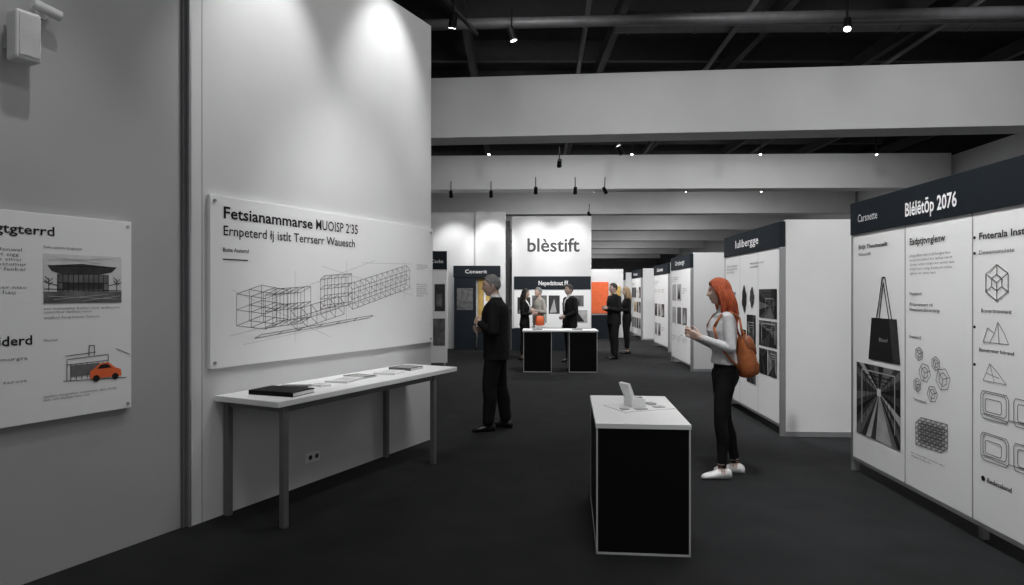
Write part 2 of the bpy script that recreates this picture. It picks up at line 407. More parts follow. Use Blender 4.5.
rc = empty('reception_counter',(0.97,13.0,0),HY)
for k,(a,b) in enumerate(((-0.73,-0.17),(0.17,0.73))):
    boxes('cabinet_%d'%(k+1),[(a+0.012,b-0.012,-0.33,0.33,0.015,0.80)],M_black,rc)
    fr=[]
    for x in (a,b-0.012):
        for y in (-0.345,0.333): fr.append((x,x+0.012,y,y+0.012,0,0.80))
    fr+= [(a,b,-0.345,-0.333,0,0.015),(a,b,-0.345,-0.333,0.79,0.80)]
    boxes('cabinet_frame_%d'%(k+1),fr,mat('edge_white',0.5),rc)
boxes('counter_top',[(-0.75,0.75,-0.36,0.36,0.80,0.83)],M_white,rc,bevel=0.003)
boxes('leaflets',[(-0.55,-0.35,-0.2,0.05,0.83,0.86),(0.25,0.45,-0.2,0.0,0.83,0.85)],M_g3,rc)

bw = empty('booth_wall', (0.0,17.5,0), HY)
boxes('panel',[(0.0,2.16,0,0.25,0,3.66)],M_wallp,bw)
text(bw,'bl\u00e8stift',0.40,2.70,0.36,w=1.42,m=mat('logo_dark',0.03,0.5,var=.1),bold=0.018,res=4)
boxes('header_band',[(0.06,2.14,-0.04,0,1.66,2.02)],M_hdr,bw)
text(bw,'Nepedsitout Ff',0.72,1.78,0.12,m=M_inkw,w=0.8,y=-0.043,bold=0.01)
boxes('display_board',[(0.06,2.14,-0.03,0,0.62,1.66)],M_paper,bw)
random.seed(3)
for i,(a,b,c,d) in enumerate(((0.15,0.5,1.0,1.45),(0.55,0.95,1.15,1.5),(0.55,0.95,0.75,1.1),(1.0,1.3,1.0,1.5),(1.6,1.95,1.2,1.5),(1.55,2.05,0.75,1.1))):
    rect(bw,a,b,c,d,(M_g1,M_g2,M_g3)[i%3],y=-0.033,name='printed_photo')
    poly(bw,[(a+0.03,c+0.03),(b-0.08,c+0.04),((a+b)/2,d-0.08)],(M_g3,M_g1,M_ink)[i%3],y=-0.036)
boxes('plinth_skirt',[(0.0,2.16,-0.05,0,0,0.6)],M_hdr,bw)

bl = empty('booth_wall', (-2.3,18.0,0), 0)
boxes('panel',[(-3.0,1.28,0,0.25,0,3.83)],M_wallp,bl)
boxes('pilaster',[(1.28,2.12,-0.12,0.25,0,3.83)],M_wallp,bl)
boxes('recess_shade_strip',[(2.12,2.25,0,0.25,0,3.6)],M_g1,bl)  # solid flush strip; the recess shade is in its dark colour
boxes('header_band',[(0.68,1.98,-0.35,-0.12,2.0,2.32)],M_hdr,bl)
text(bl,'Conserit',1.0,2.11,0.10,m=M_inkw,w=0.6,y=-0.353)
boxes('dark_kiosk',[(0.70,1.30,-0.34,-0.02,0,2.0)],M_hdr,bl)
boxes('kiosk_screen',[(0.78,1.22,-0.35,-0.34,1.1,1.7)],M_g2,bl)
boxes('ochre_board',[(1.36,1.50,-0.16,-0.12,0.6,1.98)],M_yellow,bl)
boxes('white_board',[(1.52,1.92,-0.16,-0.12,0.6,1.98)],M_paper,bl)
for i in range(4): rect(bl,1.57,1.87,0.7+i*0.32,0.95+i*0.32,(M_g1,M_g2,M_yellow,M_g1)[i],y=-0.164)
boxes('floor_cabinet',[(1.36,1.95,-0.5,-0.16,0,0.58)],M_hdr,bl)

bn = empty('banner_stand', (-1.62,13.0,0), 0.0)
boxes('board',[(-0.4,0.30,0,0.05,0.15,2.42)],M_paper,bn,bevel=0.003)
boxes('header_band',[(-0.4,0.30,-0.006,0,2.05,2.42)],M_hdr,bn)
text(bn,'Ctoba',-0.02,2.18,0.07,m=M_inkw,y=-0.009,w=0.24)
rect(bn,0.05,0.26,1.2,1.75,M_g1,y=-0.003); rect(bn,0.08,0.2,1.3,1.55,M_g2,y=-0.005)
rect(bn,0.02,0.26,0.5,1.05,M_g2,y=-0.003)
para(bn,-0.36,1.9,0.34,8,0.03)
boxes('feet',[(-0.38,-0.32,-0.2,0.25,0,0.03),(0.22,0.28,-0.2,0.25,0,0.03),(-0.37,-0.33,0.0,0.05,0.03,0.15),(0.23,0.27,0.0,0.05,0.03,0.15)],M_steel,bn)

ob = empty('booth_wall', (2.2,22.5,0), HY)
boxes('panel',[(0.35,1.7,0,0.15,0,2.4)],M_wallp,ob)
boxes('orange_graphic',[(0.58,1.18,-0.03,0,0.85,1.95)],M_orange,ob)
boxes('ochre_shelf',[(1.25,1.6,-0.05,0,0.9,1.8)],M_yellow,ob)
boxes('cabinet',[(0.45,1.3,-0.55,-0.05,0,0.8)],M_hdr,ob)

# ------------------------------------------------------------------ right hand display walls
RA = -math.radians(92.5)
def dwall(loc, L, ret, H=2.36, title='Iuliberg', zb=0.13, name='display_wall'):
    e = empty(name, loc, RA)
    boxes('face_panel',[(0.03,L-0.03,0,0.05,zb,H-0.27)],M_paper,e)
    boxes('header_band',[(0.0,L,-0.012,0.05,H-0.28,H)],M_hdr,e,bevel=0.003)
    boxes('posts',[(0,0.03,-0.005,0.055,0,H-0.28),(L-0.03,L,-0.005,0.055,0,H-0.28)],M_steel,e,bevel=0.003)
    boxes('bottom_rail',[(0.03,L-0.03,0.0,0.05,zb-0.03,zb)],M_steel,e)
    if ret:
        boxes('return_panel',[(L-0.05,L,0.055,ret,0.05,H+0.02)],M_wallp,e)
        boxes('return_base',[(L-0.045,L+0.004,0.055,ret,0.0,0.055)],M_steel,e)
        boxes('far_return_panel',[(0.0,0.05,0.055,ret,0.0,H)],M_wallp,e)
    if title: text(e,title,0.25*L if L<3 else 0.05,H-0.19,0.10,m=M_inkw,y=-0.016,bold=0.01,w=min(0.5*L,0.9) if L<3 else None)
    return e
def hexa(cx,cz,r,rot=0):
    return [(cx+r*math.cos(math.pi/3*k+rot),cz+r*math.sin(math.pi/3*k+rot)) for k in range(6)]
def ring_segs(pts): return [(*pts[i],*pts[(i+1)%len(pts)]) for i in range(len(pts))]
def persp_photo(par,x0,x1,z0,z1,vx,vz,seed,y=-0.0042,n=34,spot_=True,tones=None):
    rnd=random.Random(seed)
    tones=tones or (M_ink,M_g1,M_g1,M_g2,M_g2,M_g3)
    per=[]
    for i in range(n):
        t=i/n*4; s=int(t); f=t-s
        per.append([(x0+(x1-x0)*f,z0),(x1,z0+(z1-z0)*f),(x1-(x1-x0)*f,z1),(x0,z1-(z1-z0)*f)][s])
    for i in range(n):
        a=per[i]; b=per[(i+1)%n]; pts=[a]
        if a[0]!=b[0] and a[1]!=b[1]:
            cx=min(((x0,z0),(x1,z0),(x1,z1),(x0,z1)),key=lambda c:(c[0]-(a[0]+b[0])/2)**2+(c[1]-(a[1]+b[1])/2)**2)
            pts.append(cx)
        pts+=[b,(vx,vz)]
        poly(par,pts,rnd.choice(tones),y=y,name='printed_photo')
    for k in (0.25,0.42,0.58,0.72):
        q=[(vx+(cx-vx)*(1-k),vz+(cz-vz)*(1-k)) for cx,cz in ((x0,z0),(x1,z0),(x1,z1),(x0,z1))]
        lines(par,[(*q[1],*q[2]),(*q[2],*q[3]),(*q[3],*q[0])],0.016*(1-k),rnd.choice((M_ink,M_g3)),y=y-0.0006)
    if spot_: rect(par,vx-0.03,vx+0.03,vz-0.03,vz+0.03,M_gp,y=y-0.001)

r1 = dwall((3.03,5.71,0),3.2,0,H=2.37,title=None)
boxes('panel_seams',[(x-0.004,x+0.004,-0.003,0,0.13,2.09) for x in (0.84,1.60,2.40)],M_inkl,r1)
boxes('mid_post',[(1.58,1.62,0.05,0.09,0,2.09)],M_steel,r1)
text(r1,'Carsnette',0.14,2.19,0.065,m=M_inkw,y=-0.016,w=0.32)
text(r1,'Bl\u00e9l\u00ebt\u014dp 2076',0.86,2.155,0.10,m=M_inkw,y=-0.016,w=0.60,bold=0.02)
text(r1,'Sustneren Dertal',2.3,2.17,0.10,m=M_inkw,y=-0.016,w=0.7)
text(r1,'Bidjt Theutteneilt',0.13,1.955,0.035,w=0.46,bold=0.015)
text(r1,'Neeetih',0.13,1.895,0.03,w=0.2)
poly(r1,[(0.30,1.02),(0.78,1.02),(0.73,1.37),(0.35,1.37)],M_ink,name='printed_tote_bag')
lines(r1,[(0.43,1.36,0.52,1.70),(0.52,1.70,0.56,1.70),(0.56,1.70,0.66,1.36),(0.47,1.36,0.535,1.66),(0.535,1.66,0.62,1.36)],0.014,M_ink,y=-0.0045)
poly(r1,[(0.62,1.37),(0.73,1.37),(0.78,1.02),(0.68,1.02)],M_g1,y=-0.0048)
text(r1,'Blestf',0.47,1.18,0.03,m=M_g3,y=-0.006,w=0.13)
persp_photo(r1,0.10,0.78,0.36,0.975,0.47,0.76,5)
text(r1,'Eadptjtvnglenw',0.90,1.935,0.05,w=0.42,bold=0.016)
para(r1,0.90,1.845,0.52,5,0.020,lead=1.15)
text(r1,'Pileeleterd',0.90,1.56,0.022,w=0.15,bold=0.01)
text(r1,'Prisoneteart rd\nPmeusoncbirerstrip',0.90,1.48,0.024,w=0.36,lead=1.1,bold=0.01)
text(r1,'Freeirerd',0.90,1.24,0.022,w=0.14,bold=0.01)
def blob(cx,cz,rx,rz,n=24,k=0.12,ph=0): return [(cx+rx*math.cos(2*math.pi*i/n)*(1+k*math.sin(3*i/2+ph)),cz+rz*math.sin(2*math.pi*i/n)*(1+k*math.cos(i+ph))) for i in range(n)]
sg=[]
random.seed(11)
for cx,cz,r in ((1.02,1.13,0.05),(1.09,1.0,0.07),(1.22,1.08,0.05),(1.30,0.98,0.08),(1.0,0.90,0.05),(1.18,0.86,0.06)):
    a=ring_segs(hexa(cx,cz,r,random.random())); sg+=a
    sg+=ring_segs(hexa(cx,cz,r*0.6,random.random()))
    h=hexa(cx,cz,r,0.3); sg+=[(cx,cz,*h[0]),(cx,cz,*h[2]),(cx,cz,*h[4])]
lines(r1,sg,0.005,M_inkg)
text(r1,'Tertaneteret',0.95,0.78,0.02,w=0.16)
sg=axo(0.98,0.46,0.30,0.14,0.16,5,2,4,ux=(1,0.03),ud=(0.5,0.35)); lines(r1,sg,0.006,M_inkg)
para(r1,0.92,0.38,0.4,2,0.016)
text(r1,'Fnterala Instrictilon',1.66,1.915,0.042,w=0.60,bold=0.016)
cyls('bullet_dots',[((1.62,-0.001,z),(1.62,-0.004,z),0.010,0.010) for z in (1.93,1.83,1.36,1.12)],M_ink,r1,n=10)
text(r1,'Dewsmonutete',1.66,1.82,0.026,w=0.3)
hx=hexa(1.82,1.64,0.11,math.pi/6); h2=hexa(1.82,1.64,0.05,math.pi/6)
lines(r1,ring_segs(hx)+ring_segs(h2)+[(*hx[i],*h2[i]) for i in range(6)]+[(1.82,1.64,*h2[i]) for i in (0,2,4)],0.006,M_inkg)
text(r1,'Boner\u00f6tteetent',1.68,1.455,0.024,w=0.26)
sg=[(1.70,1.27,1.92,1.27),(1.70,1.27,1.74,1.36),(1.74,1.36,1.80,1.33),(1.80,1.33,1.83,1.40),(1.83,1.40,1.88,1.34),(1.88,1.34,1.92,1.27),(1.76,1.27,1.80,1.33),(1.84,1.27,1.83,1.40)]
lines(r1,sg,0.006,M_inkl)
text(r1,'Bisnetreter h\u00f6rend',1.66,1.21,0.022,w=0.3,bold=0.01)
sg=[(1.70,1.03,1.90,1.03),(1.70,1.03,1.76,1.14),(1.76,1.14,1.82,1.10),(1.82,1.10,1.90,1.03),(1.73,1.08,1.84,1.06),(1.76,1.14,1.80,1.03)]
lines(r1,sg,0.005,M_inkl)
def rrect(cx,cz,a,b): return [(cx-a,cz-b*0.7),(cx-a*0.85,cz-b),(cx+a*0.85,cz-b),(cx+a,cz-b*0.7),(cx+a,cz+b*0.7),(cx+a*0.85,cz+b),(cx-a*0.85,cz+b),(cx-a,cz+b*0.7)]
sg=[]
for cz in (0.88,0.62):
    sg+=ring_segs(rrect(1.80,cz,0.12,0.085))+ring_segs(rrect(1.80,cz+0.01,0.10,0.065))+ring_segs(rrect(1.79,cz,0.07,0.04))
    sg+=ring_segs(rrect(2.05,cz,0.09,0.08))+ring_segs(rrect(2.05,cz,0.06,0.05))+[(1.69,cz-0.06,1.91,cz-0.07),(1.92,cz-0.06,2.14,cz-0.05)]
lines(r1,sg,0.005,M_inkg)
text(r1,'\u25cf Bedesslond',1.68,0.40,0.03,w=0.26,bold=0.012)
para(r1,2.1,1.8,0.26,8,0.018)
for i in range(4): rect(r1,2.5,3.05,0.4+i*0.4,0.7+i*0.4,(M_g1,M_g2,M_g3,M_g1)[i])

r2 = dwall((3.04,9.14,0),2.12,1.35,title='Iulibergge')
random.seed(5)
para(r2,0.10,1.93,0.5,3,0.03); para(r2,1.1,1.93,0.5,2,0.03)
lines(r2,[(x,0.14,x,2.08) for x in (0.70,1.40)],0.006,M_inkl)
text(r2,'Ansart Heterd',0.12,1.55,0.05,w=0.4,bold=0.01); para(r2,0.12,1.45,0.45,6,0.026)
lines(r2,ring_segs(blob(0.38,0.8,0.18,0.2))+ring_segs(blob(0.38,0.8,0.1,0.12,ph=2)),0.008,M_inkg)
DT=(M_ink,M_ink,M_g1,M_g1,M_g2)
for i,(a,b,c,d) in enumerate(((1.44,2.02,1.28,1.62),(1.44,2.02,0.95,1.25),(1.44,1.72,0.62,0.92),(1.75,2.02,0.62,0.92),(0.98,1.32,0.80,1.3),(0.78,0.95,0.80,1.1),(0.98,1.32,0.45,0.75))):
    persp_photo(r2,a,b,c,d,a+(b-a)*random.uniform(.3,.7),c+(d-c)*random.uniform(.4,.7),40+i,n=14,spot_=False,tones=DT)
poly(r2,blob(0.88,1.50,0.09,0.16),M_ink,y=-0.006); poly(r2,blob(1.18,1.52,0.08,0.12,ph=1),M_g1,y=-0.006)
specs=[((3.66,14.7,0),1.9,1.0,'Ornbergt'),((4.22,19.0,0),2.1,1.0,'Selunde'),((4.38,23.4,0),2.2,1.0,'Frasten'),((4.6,28.0,0),2.4,1.2,'Nordell'),((4.8,33.5,0),3,1.2,'Krastel'),((5.0,40,0),4,1.2,'Velmont')]
for i,(loc,L,ret,tt) in enumerate(specs):
    e=dwall(loc,L,ret,title=tt)
    para(e,0.1,1.9,0.7,3,0.03)
    x=0.12
    while x<L-0.5:
        for z in (0.35,0.9,1.4):
            if random.random()<0.3: para(e,x,z+0.25,0.4,3,0.03); continue
            rect(e,x,x+0.4,z,z+0.36,random.choice((M_g1,M_g2,M_g3,M_yellow if i>1 else M_g1)),name='printed_photo')
            poly(e,[(x+0.03,z+0.03),(x+0.33,z+0.05),(x+0.2,z+0.3)],random.choice((M_g3,M_ink,M_g2)),y=-0.005)
        x+=0.52

# ------------------------------------------------------------------ PEOPLE
def loft(rings,n=24):
    V=[];F=[]
    for c,a,b in rings:
        for i in range(n):
            t=2*math.pi*i/n; V.append(c+a*math.cos(t)+b*math.sin(t))
    m=len(rings)
    for k in range(m-1):
        for i in range(n):
            j=(i+1)%n; F.append((k*n+i,k*n+j,(k+1)*n+j,(k+1)*n+i))
    V.append(rings[0][0].copy()); c0=len(V)-1; V.append(rings[-1][0].copy()); c1=len(V)-1
    for i in range(n):
        j=(i+1)%n; F.append((c0,j,i)); F.append((c1,(m-1)*n+i,(m-1)*n+j))
    return V,F
def vloft(rows,step=0.02,n=28):
    out=[]
    for k in range(len(rows)-1):
        a,b=rows[k],rows[k+1]; s=max(1,int(abs(b[0]-a[0])/step))
        for i in range(s):
            t=i/s; out.append([a[q]+(b[q]-a[q])*t for q in range(5)])
    out.append(list(rows[-1]))
    return loft([(Vector((r[1],r[2],r[0])),Vector((r[3],0,0)),Vector((0,r[4],0))) for r in out],n)
def tube(p0,p1,r0,r1,n=16,step=0.02):
    p0=Vector(p0);p1=Vector(p1);d=p1-p0;L=d.length;d.normalize()
    a=d.orthogonal().normalized();b=d.cross(a)
    R=[]
    for k in (80,55,25): R.append((p0-d*r0*math.sin(math.radians(k)), r0*math.cos(math.radians(k))))
    s=max(1,int(L/step))
    for i in range(s+1): t=i/s; R.append((p0.lerp(p1,t), r0+(r1-r0)*t))
    for k in (25,55,80): R.append((p1+d*r1*math.sin(math.radians(k)), r1*math.cos(math.radians(k))))
    return loft([(c,a*r,b*r) for c,r in R],n)

def hand_parts(w, d, nrm, t, curl):
    d=Vector(d).normalized(); nrm=Vector(nrm); nrm=(nrm-d*nrm.dot(d)).normalized()
    t=Vector(t); t=(t-d*t.dot(d)-nrm*t.dot(nrm)).normalized(); w=Vector(w)
    P=[]
    lens=(0.072,0.080,0.074,0.058)
    for i in range(4):
        lat=t*(0.029-0.0195*i)
        base=w+d*(0.088-abs(i-1.2)*0.004)+lat
        P.append(tube(w+lat*0.55+d*0.0,base,0.0145,0.0115,n=10,step=0.012))
        cur=base; ang=0
        for s,(fr,r0,r1) in enumerate(((0.45,0.0092,0.0086),(0.31,0.0086,0.008),(0.24,0.008,0.007))):
            ang+=curl*(0.6 if s==0 else 0.8)
            dd=d*math.cos(ang)+nrm*math.sin(ang)+t*(0.06*(1.5-i))
            nx=cur+dd.normalized()*lens[i]*fr
            P.append(tube(cur,nx,r0,r1,n=10,step=0.01)); cur=nx
    b=w+d*0.022+t*0.016+nrm*0.006
    p1=b+(d*0.55+t*0.75+nrm*0.35).normalized()*0.042
    p2=p1+(d*0.85+t*0.3+nrm*0.45).normalized()*0.032
    p3=p2+(d*0.9+t*0.0+nrm*0.5).normalized()*0.026
    P.append(tube(b,p1,0.014,0.011,n=10,step=0.01)); P.append(tube(p1,p2,0.0105,0.0095,n=10,step=0.01)); P.append(tube(p2,p3,0.0095,0.008,n=10,step=0.01))
    return P
def gs(x,s): return math.exp(-(x/s)**2)
def headshape(ph,th,female):
    ct=math.cos(th); st=math.sin(th); z=0.118*ct
    t=max(0.0,-ct); r=st**(0.78 if ct<0 else 0.95)
    x=0.098*math.cos(ph)*r; y=0.076*math.sin(ph)*r
    y*=1-0.22*t
    if x<0: x*=1-0.5*t
    else: x*=1-0.02*t
    if math.cos(ph)>0 and abs(y)<0.07:
        f=math.cos(ph)**2
        nz=0
        if -0.024<=z<0.026: nz=(0.026-z)/0.05
        elif -0.038<z<-0.024: nz=(z+0.038)/0.014
        x+=0.025*nz*gs(y,0.0105+0.006*max(0,nz))*f
        x-=0.011*gs(abs(y)-0.031,0.016)*gs(z-0.012,0.013)*f
        x+=0.005*gs(z-0.032,0.010)*gs(y,0.05)*f
        x+=0.007*gs(z+0.056,0.010)*gs(y,0.022)*f
        x-=0.004*gs(z+0.056,0.003)*gs(y,0.022)*f
        x+=0.012*gs(z+0.095,0.018)*gs(y,0.028)*f
        x-=0.003*gs(z+0.076,0.006)*gs(y,0.02)*f
    return Vector((x,y,z))
def smooth01(t): t=max(0,min(1,t)); return t*t*(3-2*t)

def person(name, loc, rotz, H=1.75, female=False, top=None, pants=None, shoe=None, skin=None, haircol=None,
           hair='short', arms=None, feet=None, lean=0.0, head_yaw=0.0, head_pitch=0.0, voxel=0.008, shirt=None, glasses=False, hem=0.80, eyes=True, bulk=1.0):
    root=empty(name,loc,rotz); k=H/1.75
    src=[]
    def add(vf,tag): src.append((vf[0],vf[1],tag))
    sh=0.165 if female else 0.19*bulk
    if female:
        rows=[(1.09,0,0,0.100,0.134),(1.20,0.008,0,0.114,0.147),(1.29,0.02,0,0.130,0.160),(1.37,0.005,0,0.107,0.167),(1.425,-0.005,0,0.08,0.14),(1.465,-0.01,0,0.058,0.08),(1.49,-0.01,0,0.05,0.054)]
        if hem<0.95: rows=[(hem,0,0,0.118,0.170),(0.98,0,0,0.115,0.160)]+rows
        else: rows=[(hem,0,0,0.113,0.155)]+rows
        add(vloft(rows),'top')
        add(vloft([(0.77,0.0,0,0.070,0.125),(0.82,-0.010,0,0.092,0.155),(0.88,-0.018,0,0.108,0.165),(0.95,-0.012,0,0.102,0.150),(1.02,0,0,0.088,0.125)]),'pants')
    else:
        B=bulk
        add(vloft([(hem,0,0,0.128*B,0.180*B),(0.95,0,0,0.127*B,0.178*B),(1.08,0.005,0,0.122*B,0.170*B),(1.20,0.008,0,0.130*B,0.180*B),(1.32,0.005,0,0.132*B,0.194*B),(1.40,-0.005,0,0.110*B,0.19*B),(1.45,-0.012,0,0.084,0.145*B),(1.485,-0.014,0,0.068,0.085),(1.50,-0.014,0,0.064,0.070)]),'top')
        if shirt: add(vloft([(1.47,-0.006,0,0.060,0.064),(1.50,-0.004,0,0.061,0.063),(1.525,0.0,0,0.059,0.060)],step=0.01),'shirt')
        add(vloft([(0.78,0,0,0.085,0.135),(0.88,-0.01,0,0.108,0.158),(0.96,-0.0,0,0.10,0.145)]),'pants')
    for side,(fx,fy,kx,ky,fa) in zip((1,-1),feet):
        hip=Vector((0,0.088*side,0.90)); kn=Vector((kx,ky,0.49)); an=Vector((fx,fy,0.10))
        if female: rr=(0.090,0.058,0.050,0.040)
        else: rr=(0.092*bulk,0.070*bulk,0.064*bulk,0.058*bulk)
        mid=hip.lerp(kn,0.5)+Vector((0.008,0,0))
        add(tube(hip,mid,rr[0],(rr[0]+rr[1])/2*1.02),'pants'); add(tube(mid,kn,(rr[0]+rr[1])/2*1.02,rr[1]),'pants')
        cf=kn.lerp(an,0.35)+Vector((-0.012,0,0))
        add(tube(kn,cf,rr[1],rr[2]*1.06),'pants'); add(tube(cf,an+Vector((0,0,0.02)),rr[2]*1.06,rr[3]),'pants')
        c,s=math.cos(fa),math.sin(fa); f=Vector((c,s,0)); l=Vector((-s,c,0)); up=Vector((0,0,1))
        if female: add(tube(an+Vector((0,0,0.02)),an-Vector((0,0,0.03)),0.034,0.036),'skin')
        prof=[(-0.088,0.012,0.022,0.030),(-0.080,0.028,0.036,0.038),(-0.05,0.036,0.046,0.048),(0.0,0.038,0.048,0.048),(0.05,0.042,0.038,0.040),(0.09,0.047,0.032,0.033),(0.13,0.045,0.027,0.028),(0.16,0.036,0.022,0.023),(0.180,0.018,0.014,0.017)]
        rg=[]
        for q,(xx,wy,hz,cz) in enumerate(prof):
            rg.append((Vector((fx,fy,0))+f*xx+up*max(cz,hz), l*wy, up*hz))
        R2=[]
        for q in range(len(rg)-1):
            for u in range(2):
                t=u/2; R2.append(tuple(rg[q][e].lerp(rg[q+1][e],t) for e in range(3)))
        R2.append(rg[-1]); add(loft(R2,20),'shoe')
    for side,A in zip((1,-1),arms):
        s0=Vector((-0.005,(sh-0.025)*side,1.405)); el=Vector(A['e']); wr=Vector(A['w'])
        ra=(0.058*bulk,0.050*bulk,0.046*bulk,0.036*bulk) if not female else (0.050,0.041,0.040,0.031)
        add(tube(Vector((-0.005,sh*0.55*side,1.415)),s0,0.06 if not female else 0.05,0.058*bulk if not female else 0.05),'top')
        add(tube(s0,el,ra[0],ra[1]),'top'); add(tube(el,wr,ra[2]*1.05,ra[3]),'top')
        dd=(wr-el).normalized()
        d=Vector(A.get('d',dd))
        add(tube(wr,wr+dd*0.03,0.024,0.023,n=12,step=0.01),'skin')
        for P in hand_parts(wr+dd*0.022,d,A['n'],A['t'],A.get('c',0.5)): add(P,'skin')
    add(tube((-0.01,0,1.46),(0.008,0,1.57),0.056 if not female else 0.047,0.052 if not female else 0.044),'skin')
    V=[];F=[];tags=[]
    for v,f,t in src:
        o=len(V); V+=v; F+=[tuple(i+o for i in q) for q in f]; tags+=[t]*len(v)
    kd=kdtree.KDTree(len(V))
    for i,v in enumerate(V): kd.insert(v,i)
    kd.balance()
    me=mesh('tmp',V,F); o=bpy.data.objects.new('tmp',me); COL.objects.link(o)
    md=o.modifiers.new('r','REMESH'); md.mode='VOXEL'; md.voxel_size=voxel; md.adaptivity=0
    m2=o.modifiers.new('s','SMOOTH'); m2.factor=0.5; m2.iterations=3
    dg=bpy.context.evaluated_depsgraph_get()
    bm_=bpy.data.meshes.new_from_object(o.evaluated_get(dg))
    bpy.data.objects.remove(o)
    VV=[v.co.copy() for v in bm_.vertices]; FF=[tuple(p.vertices) for p in bm_.polygons]
    names=['top','pants','shoe','skin','shirt','lips','brow','eyew','eyed']
    mats=[top,pants,shoe,skin,shirt or top,mat('lips',(0.42,0.14,0.12),0.5,var=.05),haircol,mat('eye_white',0.7,0.2),mat('eye_dark',0.01,0.1)]
    MI=[]
    for f in FF:
        c=sum((VV[i] for i in f),Vector())/len(f)
        tg=tags[kd.find(c)[1]]
        rad=math.hypot(c.x,c.y)
        if tg in('top','pants') and rad<0.21 and hem-0.06<c.z<hem+0.10 and not (abs(c.y)>0.19):
            tg='top' if c.z>hem-0.004 else 'pants'
        if tg=='top' and shirt and c.x>0.04 and 1.15<c.z and abs(c.y)<0.008+0.12*(c.z-1.15): tg='shirt'
        MI.append(names.index(tg))
    for i,v in enumerate(VV):
        if 0.12<v.z<1.42:
            n=noise.noise(Vector((v.x*5,v.y*5,v.z*7)))*0.008+noise.noise(Vector((v.x*14,v.y*14,v.z*9+3)))*0.003
            tgt=tags[kd.find(v)[1]]
            if tgt in('top','pants'):
                dirv=Vector((v.x,v.y,0)); 
                if dirv.length>0.03: VV[i]=v+dirv.normalized()*n
    def shear(v):
        v=v.copy()
        if v.z>0.95: v.x+=lean*(v.z-0.95)
        return v
    VV=[shear(v) for v in VV]
    hc=shear(Vector((0.022,0,1.632)))
    piv=hc+Vector((-0.02,0,-0.09))
    R=Matrix.Rotation(head_yaw,4,'Z')@Matrix.Rotation(head_pitch,4,'Y')
    HS=0.95 if female else 1.0
    def hx_(p): return piv+R@((p*HS+hc)-piv)
    nph,nth=96,72; o=len(VV)
    hv=[]
    for j in range(nth+1):
        th=math.pi*(0.004+0.992*j/nth)
        for i in range(nph): hv.append(headshape(2*math.pi*i/nph,th,female))
    VV+=[hx_(p) for p in hv]
    for j in range(nth):
        for i in range(nph):
            a=j*nph+i;b=j*nph+(i+1)%nph;c=(j+1)*nph+(i+1)%nph;d=(j+1)*nph+i
            FF.append((o+a,o+d,o+c,o+b))
            p=(hv[a]+hv[c])/2
            tg='skin'
            if p.x>0.05:
                if abs(p.z+0.056)<0.008 and abs(p.y)<0.024-abs(p.z+0.056)*1.2: tg='lips'
                elif abs(p.z-0.034)<0.004 and 0.014<abs(p.y)<0.046: tg='brow'
            MI.append(names.index(tg))
    def addm(vf,tag):
        o=len(VV); VV.extend(vf[0]); FF.extend(tuple(i+o for i in q) for q in vf[1]); MI.extend([names.index(tag)]*len(vf[1]))
    if eyes:
        for s in (1,-1):
            def ell(cx,cy,cz,rx,ry,rz):
                rg=[]
                for q in range(1,10):
                    t=math.pi*q/10; rg.append((Vector((cx-rx*math.cos(t),cy,cz)),Vector((0,ry*math.sin(t),0)),Vector((0,0,rz*math.sin(t)))))
                v,f=loft(rg,14); return [hx_(p) for p in v],f
            addm(ell(0.0735,0.031*s,0.012,0.009,0.013,0.0065),'eyew')
            addm(ell(0.0782,0.031*s,0.012,0.0058,0.0062,0.0060),'eyed')
            addm(ell(-0.004,0.0745*s,0.000,0.017,0.009,0.031),'skin')
    VV=[v*k for v in VV]
    me=bpy.data.meshes.new(name+'_body'); me.from_pydata([tuple(v) for v in VV],[],FF)
    for m in mats: me.materials.append(m)
    for p,mi in zip(me.polygons,MI): p.material_index=mi; p.use_smooth=True
    me.update()
    obj('body',me,root)
    hv2=[];msk=[]
    for p in hv:
        x=p.x
        wob=0.008*noise.noise(Vector((p.x*60,p.y*60,2.0)))
        if hair=='short':
            if x>0.075: zh=0.076
            elif x>0.035: zh=0.022+(x-0.035)/0.04*0.054
            elif x>0.012: zh=-0.020+(x-0.012)/0.023*0.042
            elif x>-0.022: zh=-0.020 + (0.012-x)/0.034*0.045 if x>-0.005 else 0.002
            else: zh=0.0-min(1,(-0.022-x)/0.03)*0.065
            zh+=wob; off=0.012 if p.z>0.04 else 0.007
        else:
            if x>0.075: zh=0.066
            elif x>0.03: zh=-0.06+(x-0.03)/0.045*0.126
            else: zh=-0.12
            off=0.020
        q=smooth01((p.z-zh)/0.025)
        nn=noise.noise(Vector((p.x*22,p.y*70,p.z*22)))*1.5 if hair=='short' else noise.noise(Vector((p.x*40,p.y*40,p.z*12)))
        dr=p.normalized()
        hv2.append(p+dr*(off*q+0.0030*nn*q+0.0008)); msk.append(p.z>zh)
    HV=[hx_(p)*k for p in hv2]; HF=[]
    for j in range(nth):
        for i in range(nph):
            a=j*nph+i;b=j*nph+(i+1)%nph;c=(j+1)*nph+(i+1)%nph;d=(j+1)*nph+i
            if msk[a] and msk[b] and msk[c] and msk[d]: HF.append((a,d,c,b))
